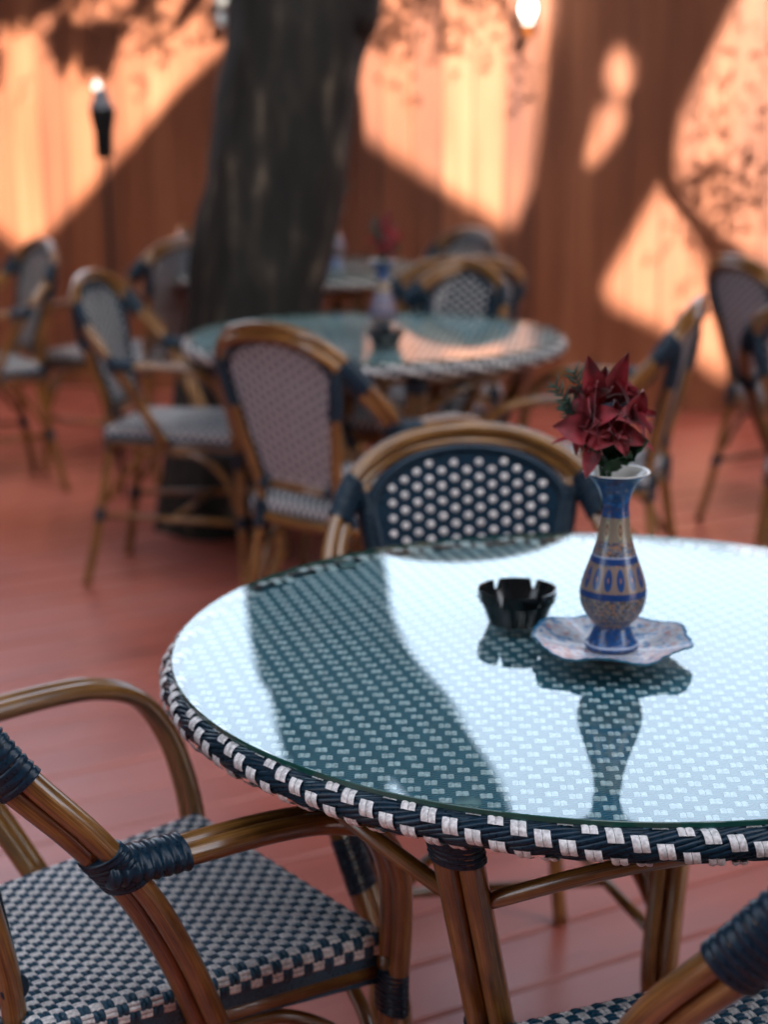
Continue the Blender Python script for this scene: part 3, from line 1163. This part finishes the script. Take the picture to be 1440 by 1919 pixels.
    for a in (247.5, 289, 340, 30, 75, 130, 190):
        th = R_(a)
        mb = MB()
        mb.lathe([(0, 0), (.0115, 0), (.0125, .0006), (.0125, .0022), (0, .0022)], 20, ((TR - .024) * math.cos(th), (TR - .024) * math.sin(th), .7413))
        mb.build('rubber_pad', M['pad'], gl)
    # ---- legs: paired poles pinched in towards the middle, then out again
    for q in range(4):
        a = R_(244 + 90 * q)
        ca, sa = math.cos(a), math.sin(a)
        tang = Vector((-sa, ca, 0))
        path = spline([(r * ca, r * sa, z) for (r, z) in ((.445, .702), (.405, .60), (.335, .42), (.285, .27), (.270, .18), (.300, .09), (.345, .0))], 7)
        mb = MB()
        double_pole(mb, path, .0132, lambda tt: tang * .0130, 14)
        leg = mb.build('leg', M['bamboo'], t)
        wrap('binding', [p for p in path if .36 < p.z < .46], leg, .0290, .0162, ref=tang, pitch=.007)
        wrap('binding', [p for p in path if .65 < p.z < .705], leg, .0290, .0162, ref=tang, pitch=.007)
    mb = MB()
    mb.tube([(.43 * math.cos(2 * PI * k / 60), .43 * math.sin(2 * PI * k / 60), .694) for k in range(61)], .0115, 10, cap=False)
    for q in range(4):
        a = R_(244 + 90 * q)
        for sg in (-1, 1):
            P = []
            for k in range(9):
                u = k / 8
                aa = a + sg * .66 * u
                rr = .400 + .03 * u
                P.append((rr * math.cos(aa), rr * math.sin(aa), .60 + .088 * math.sin(u * PI / 2)))
            mb.tube(P, .009, 8)
    mb.build('brace', M['bamboo'], t)
    return t

TB = [((.2567, 1.8526), 'near glass-topped round wicker table holding the sharp blue vase, plate and ashtray'),
      ((-.0226, 4.4912), 'middle glass-topped round wicker table beside the tree trunk, blurred'),
      ((-.33, 6.38), 'farthest round wicker table, mostly hidden behind the tree trunk')]
tproto = make_table()
index_kids()
for i, (p, lab) in enumerate(TB):
    o = tproto if i == 0 else copy_tree(tproto)
    o.location = (p[0], p[1], 0)
    tag(o, lab, 'table', 'round wicker tables on the patio')
    if i: o.rotation_euler = (0, 0, R_(40 * i))
GZ = .7502

# ------------------------------------------------------------------ vase, plate, bouquet, ashtray
def make_vase():
    out = [(0, .0), (.024, .0), (.0275, .0015), (.0278, .005), (.0255, .0075), (.0225, .013), (.0195, .020), (.0182, .0255), (.0205, .029), (.0268, .037), (.0318, .047),
           (.0340, .060), (.0330, .071), (.0298, .083), (.0258, .095), (.0218, .107), (.0185, .119), (.0158, .132), (.0146, .145), (.0136, .155), (.0142, .164), (.0168, .174),
           (.0215, .1835), (.0272, .190), (.0322, .1935), (.0338, .1955)]
    mb = MB()
    mb.lathe(spl2(out), 64)
    inn = [(.0338, .1955), (.0330, .1968), (.030, .1955), (.0245, .191), (.018, .184), (.0135, .174), (.0112, .160), (.0112, .15), (0, .15)]
    mb.mi = 1
    mb.lathe(inn, 64)
    return mb.build('flower_vase', [M['vase'], M['cream']])


def spl2(prof):
    P = spline([(r, z, 0) for r, z in prof], 3)
    return [(max(0, p.x), p.y) for p in P]


def make_plate():
    t = empty('scalloped_plate')
    n, m_ = 144, 14
    def outline(a):
        w_ = 1 + .075 * abs(math.sin(a * 3 + .4)) ** .7 + .022 * abs(math.sin(a * 18))
        return .0800 * w_
    def hz(u):
        return .0085 + .0135 * max(0, (u - .36) / .64) ** 1.5
    mb = MB()
    vs, uv, fs = [], [], []
    for i in range(m_ + 1):
        u = i / m_
        for k in range(n):
            a = 2 * PI * k / n
            r = outline(a) * u if u > .5 else .08 * 1.03 * u * (1 - 2 * u) + outline(a) * u * 2 * u
            lob = .0035 * math.sin(a * 6 + .8) * u * u
            vs.append((r * math.cos(a), r * math.sin(a), hz(u) + lob))
    uvs = []
    for i in range(m_):
        for k in range(n):
            k2 = (k + 1) % n
            fs.append((i * n + k, (i + 1) * n + k, (i + 1) * n + k2, i * n + k2))
            u0, u1 = i / m_, (i + 1) / m_
            uvs.append([(0, u0), (0, u1), (0, u1), (0, u0)])
    mb.add(vs, fs, uvs)
    lo = [(x * .998, y * .998, z - .0022) for (x, y, z) in vs]
    mb.mi = 1
    mb.add(lo, [tuple(reversed(f)) for f in fs])
    b0 = m_ * n
    nv_ = len(vs)
    mb.add(vs + lo, [(b0 + k, nv_ + b0 + k, nv_ + b0 + (k + 1) % n, b0 + (k + 1) % n) for k in range(n)])
    mb.build('dish', [M['plate'], M['plate_back']], t)
    mb = MB()
    mb.lathe([(.026, .0072), (.036, .0072), (.0385, .0045), (.0385, .0004), (.036, 0), (0, 0)], 64)
    mb.build('foot', M['plate_foot'], t)
    return t


def petal(mb, base, d, up_, L, wd, curl=.3, fold=.25, serr=0, sg=None):
    """pointed petal from base along d, bending towards -up_"""
    d = d.normalized()
    side = d.cross(up_).normalized()
    up_ = side.cross(d).normalized()
    vs = []
    nl, nw = 9, 4
    ph = random.uniform(0, 6)
    for a in range(nl + 1):
        u = a / nl
        wv = wd * (math.sin(PI * min(1, u ** .75)) ** .8) * (1 - .25 * u) + .0006
        if serr and a % 2: wv *= (1 + serr)
        c = base + d * L * (u - .12 * curl * u * u) + up_ * (L * (.35 * u - curl * 1.1 * u * u))
        for b_ in range(nw + 1):
            ww = -1 + 2 * b_ / nw
            vs.append(c + side * ww * wv + up_ * (fold * wd * (abs(ww) ** 1.4) + .06 * wd * math.sin(u * 9 + ww * 2 + ph)))
    m_ = nw + 1
    mb.add(vs, [(a * m_ + b_, a * m_ + b_ + 1, (a + 1) * m_ + b_ + 1, (a + 1) * m_ + b_) for a in range(nl) for b_ in range(nw)])


def flower_head(c, nrm, ls, seed, parent, name='flower', spread=.75):
    random.seed(seed)
    mb = MB()
    c = Vector(c)
    nrm = Vector(nrm).normalized()
    a0 = nrm.orthogonal().normalized()
    for ring_, (cn, el, L) in enumerate(((6, spread, ls), (5, spread + .55, ls * .72))):
        for k in range(cn):
            a = 2 * PI * (k + .5 * ring_) / cn + random.uniform(-.25, .25)
            rad = Matrix.Rotation(a, 3, nrm) @ a0
            e = el + random.uniform(-.25, .25)
            d = rad * math.cos(e - .35) + nrm * math.sin(e - .35)
            petal(mb, c + rad * .003, d, nrm, L * random.uniform(.85, 1.15), L * .30, random.uniform(.2, .8), random.uniform(.3, .75))
    for k in range(7):
        a = random.uniform(0, 6.28)
        rad = Matrix.Rotation(a, 3, nrm) @ a0
        mb.tube([c, c + nrm * .009 + rad * .004], [.0012, .0018], 5)
    return mb.build(name, M['petal'], parent)


def make_bouquet():
    t = empty('flower_bouquet')
    # vertical origin = vase foot; lip at z .196
    flower_head((-.004, .004, .264), (-.15, -.25, 1), .042, 2, t, spread=1.1)
    flower_head((.026, -.006, .250), (.75, -.45, .55), .040, 5, t, spread=.75)
    flower_head((-.020, -.010, .246), (-.75, -.55, .35), .042, 9, t, spread=.70)
    flower_head((.006, -.018, .240), (.15, -1, .25), .036, 14, t, spread=.8)
    flower_head((.016, .010, .262), (.6, .4, .9), .034, 21, t, spread=1.0)
    random.seed(31)
    mb = MB()
    petal(mb, Vector((-.012, -.004, .262)), Vector((-.30, 0, 1)), Vector((0, -1, 0)), .058, .0150, .05, .3)
    petal(mb, Vector((-.001, .0, .265)), Vector((.34, .1, 1)), Vector((.1, -1, 0)), .056, .0140, -.05, .3)
    petal(mb, Vector((-.016, -.012, .236)), Vector((-1, -.1, .12)), Vector((0, -1, .3)), .056, .017, .2, .3)
    petal(mb, Vector((-.014, -.010, .226)), Vector((-1, .1, -.05)), Vector((0, -.3, 1)), .056, .007, .35, .2)
    petal(mb, Vector((-.014, -.016, .228)), Vector((-.25, -.2, -1)), Vector((-.5, -1, 0)), .042, .012, .1, .3)
    petal(mb, Vector((.030, -.012, .236)), Vector((.6, -.2, -.5)), Vector((.5, -.8, .6)), .034, .004, .3, .2)
    petal(mb, Vector((.026, -.014, .252)), Vector((.35, -.2, 1)), Vector((.2, -1, 0)), .036, .014, .2, .4)
    mb.build('petal', M['petal'], t)
    for (b0, d, u_, L, wd) in [((.010, -.008, .215), (.8, -.35, .25), (.2, -1, .5), .046, .015), ((.006, -.012, .205), (.45, -.7, .15), (0, -.6, 1), .040, .014),
                               ((-.008, -.010, .205), (-.45, -.6, .35), (0, -.6, 1), .036, .013), ((.0, -.006, .20), (.05, -.55, 1), (0, -1, .2), .046, .016),
                               ((.012, .0, .20), (.5, .2, .8), (0, -1, .2), .042, .015), ((-.006, .006, .20), (-.4, .3, 1), (0, -1, .2), .044, .015),
                               ((.004, -.010, .195), (.12, -.5, .9), (.1, -1, .2), .030, .010)]:
        mb = MB()
        petal(mb, Vector(b0), Vector(d), Vector(u_), L, wd, .25, .3, .28)
        mb.build('leaf', M['green'], t)
    mb = MB()
    for k in range(7):
        a = 2 * PI * k / 7
        x, y = .006 * math.cos(a), .006 * math.sin(a)
        mb.tube(spline([(x * .6, y * .6, .152), (x, y, .19), (x * 2.2, y * 2.0 - .002, .222), (x * 3.5, y * 3 - .004, .25)], 4), .0016, 6)
    mb.build('stem', M['green'], t)
    mb = MB()
    for (p0, p1) in [((-.004, .004, .20), (-.062, .004, .281)), ((-.004, .006, .20), (-.040, .008, .294)), ((-.004, .002, .20), (-.052, -.006, .262))]:
        P = spline([p0, tuple((a + b) / 2 + c for a, b, c in zip(p0, p1, (.006, 0, -.004))), p1], 10)
        mb.tube(P, .0008, 5)
        ax = (Vector(p1) - Vector(p0)).normalized()
        for i, q in enumerate(P):
            if i < 6: continue
            for k in range(4):
                rd = Matrix.Rotation(k * PI / 2 + i * .7, 3, ax) @ ax.orthogonal().normalized()
                e = q + (ax * .7 + rd).normalized() * random.uniform(.012, .018)
                mb.tube([q, (q + e) / 2, e], [.0010, .0012, .0003], 4)
    mb.build('sprig', M['sprig'], t)
    return t


def make_ashtray():
    mb = MB()
    n = 144
    NOT = [R_(a) for a in (52, 112, 172, 232, 292, 352)]
    def cut(a):
        d = min(abs((a - q + PI) % (2 * PI) - PI) for q in NOT)
        hw = .085
        if d >= hw: return 0
        return .0125 * (1 - (d / hw) ** 5)
    rings = [('o', .0, .0), ('o', .0285, .0), ('o', .0305, .001), ('o', .0332, .010), ('o', .0365, .020), ('o', .0388, .027), ('o', .0390, .0275), ('o', .0412, .0288), ('o', .0418, .034), ('T', .0425, .0435), ('T', .0402, .0440),
             ('o', .0385, .034), ('o', .0370, .028), ('o', .0330, .016), ('o', .0290, .006), ('o', .0, .005)]
    vs, fs = [], []
    for (k_, r, z) in rings:
        for k in range(n):
            a = 2 * PI * k / n
            zz = z - (cut(a) if k_ == 'T' else max(0, cut(a) - (.0435 - z)) if z > .03 else 0)
            vs.append((r * math.cos(a), r * math.sin(a), zz))
    for i in range(len(rings) - 1):
        for k in range(n):
            k2 = (k + 1) % n
            fs.append((i * n + k, i * n + k2, (i + 1) * n + k2, (i + 1) * n + k))
    mb.add(vs, fs)
    return mb.build('ashtray', M['black'], sharp=38)

vase = make_vase()
plate = make_plate()
bq = make_bouquet()
ash = make_ashtray()
index_kids()
VX, VY = .256, 1.806
vase.location = (VX, VY, GZ + .0100)
plate.location = (VX, VY, GZ + .0002)
plate.rotation_euler = (0, 0, R_(12))
bq.location = (VX - .012, VY, GZ + .0100)
ash.location = (.159, 1.930, GZ + .0002)
ash.rotation_euler = (0, 0, R_(8))
for o_ in (vase, bq): o_.scale = (1.10, 1.10, 1.03)
bq.scale = (.90, 1.0, 1.05)
plate.scale = (1.05, 1.05, 1.0)
ash.scale = (1.11, 1.11, .96)
tag(vase, 'sharp painted blue enamel vase standing on the scalloped plate on the near table', 'vase', 'painted vases on the tables')
tag(plate, 'white and blue scalloped plate under the vase on the near table', 'plate')
tag(bq, 'dark red fabric flowers with green leaves in the near table vase', 'bouquet', 'red flower bouquets in the vases')
tag(ash, 'black notched ashtray beside the plate on the near glass table', 'ashtray', 'black ashtrays on the tables')
v2 = copy_tree(vase); v2.location = (.0, 4.42, GZ + .0002)
tag(v2, 'blurred painted vase on the middle table, behind its ashtray', 'vase', 'painted vases on the tables')
b2 = copy_tree(bq); b2.location = (.0, 4.42, GZ + .0002); b2.rotation_euler = (0, 0, R_(70))
tag(b2, 'blurred crimson flowers standing in the middle table vase', 'bouquet', 'red flower bouquets in the vases')
a2 = copy_tree(ash); a2.location = (.006, 4.27, GZ + .0002)
tag(a2, 'blurred black ashtray in front of the vase on the middle table', 'ashtray', 'black ashtrays on the tables')
v3 = copy_tree(vase); v3.location = (-.180, 6.45, GZ + .0002); v3['label'] = 'faint pale vase on the far table just right of the tree trunk'
b3 = copy_tree(bq); b3.location = (-.180, 6.45, GZ + .0002); b3.rotation_euler = (0, 0, R_(200)); b3['label'] = 'small red flower blur beside the trunk, in the far table vase'

# ------------------------------------------------------------------ garden torch and wall lanterns
torch = empty('garden_torch', (-.925, 5.80, -.012))
tag(torch, 'slim black garden torch on a pole against the sunlit left part of the fence', 'torch')
mb = MB()
mb.tube([(0, 0, .012), (-.004, 0, .7), (-.008, 0, 1.26)], .0085, 10)
mb.build('pole', M['metal'], torch)
mb = MB()
mb.lathe([(0, 1.185), (.026, 1.185), (.029, 1.19), (.031, 1.265), (.034, 1.285), (.041, 1.315), (.043, 1.342), (.040, 1.349)], 28, (-.012, 0, 0))
mb.build('fuel_can', M['metal'], torch)
mb = MB()
mb.lathe([(.042, 1.347), (.036, 1.362), (.026, 1.380), (.020, 1.405), (.014, 1.412), (0, 1.412)], 24, (-.016, 0, 0))
mb.build('cap', M['dgrey'], torch)
mb = MB()
mb.lathe([(0, 1.402), (.011, 1.406), (.015, 1.415), (.012, 1.428), (.005, 1.438), (0, 1.442)], 16, (-.028, 0, 0))
mb.build('flame', M['flame'], torch)
mb = MB()
mb.box(-.21, .03, -.07, .09, 0.0, .010)  # flat dark plate standing in for a shadow on the deck
mb.build('shadow_plate', M['metal'], torch, smooth=False)

def make_lantern(lit):
    t = empty('wall_lantern')
    mb = MB()
    mb.box(-.03, .03, -.012, -.002, -.10, .10)
    mb.build('backplate', M['metal'], t, smooth=False)
    mb = MB()
    mb.tube(spline([(0, -.01, .06), (0, -.05, .09), (0, -.085, .07), (0, -.085, .05)], 5), .006, 8)
    mb.build('bracket', M['zinc'], t)
    mb = MB()
    mb.lathe([(0, .075), (.012, .073), (.05, .045), (.052, .040), (0, .040)], 24, (0, -.085, 0))
    mb.build('cap', M['zinc'], t)
    mb = MB()
    mb.lathe([(.044, .040), (.046, .0), (.040, -.055), (.030, -.07)], 24, (0, -.085, 0))
    mb.build('glass', M['lamp_glass'], t)
    mb = MB()
    mb.lathe([(0, -.034), (.014, -.031), (.026, -.018), (.030, .0), (.026, .018), (.013, .032), (0, .038)], 20, (0, -.085, 0))
    mb.build('bulb', M['bulb'] if lit else M['cream'], t)
    mb = MB()
    mb.lathe([(0, -.125), (.010, -.115), (.020, -.10), (.022, -.085), (.031, -.072), (.031, -.066), (0, -.066)], 20, (0, -.085, 0))
    mb.build('finial', M['amber'] if lit else M['zinc'], t)
    return t
for (s_, z_, lit, lab) in ((.672, 1.735, True, 'wall lantern with a bright white lit bulb at the top right of the fence'),
                           (-.722, 1.80, False, 'unlit grey wall lantern at the top of the fence, touching the trunk on its left')):
    L = make_lantern(lit)
    p = wallpt(s_, z_)
    L.location = p
    L.rotation_euler = (0, 0, FANG)
    tag(L, lab, 'lantern', 'lanterns on the fence')
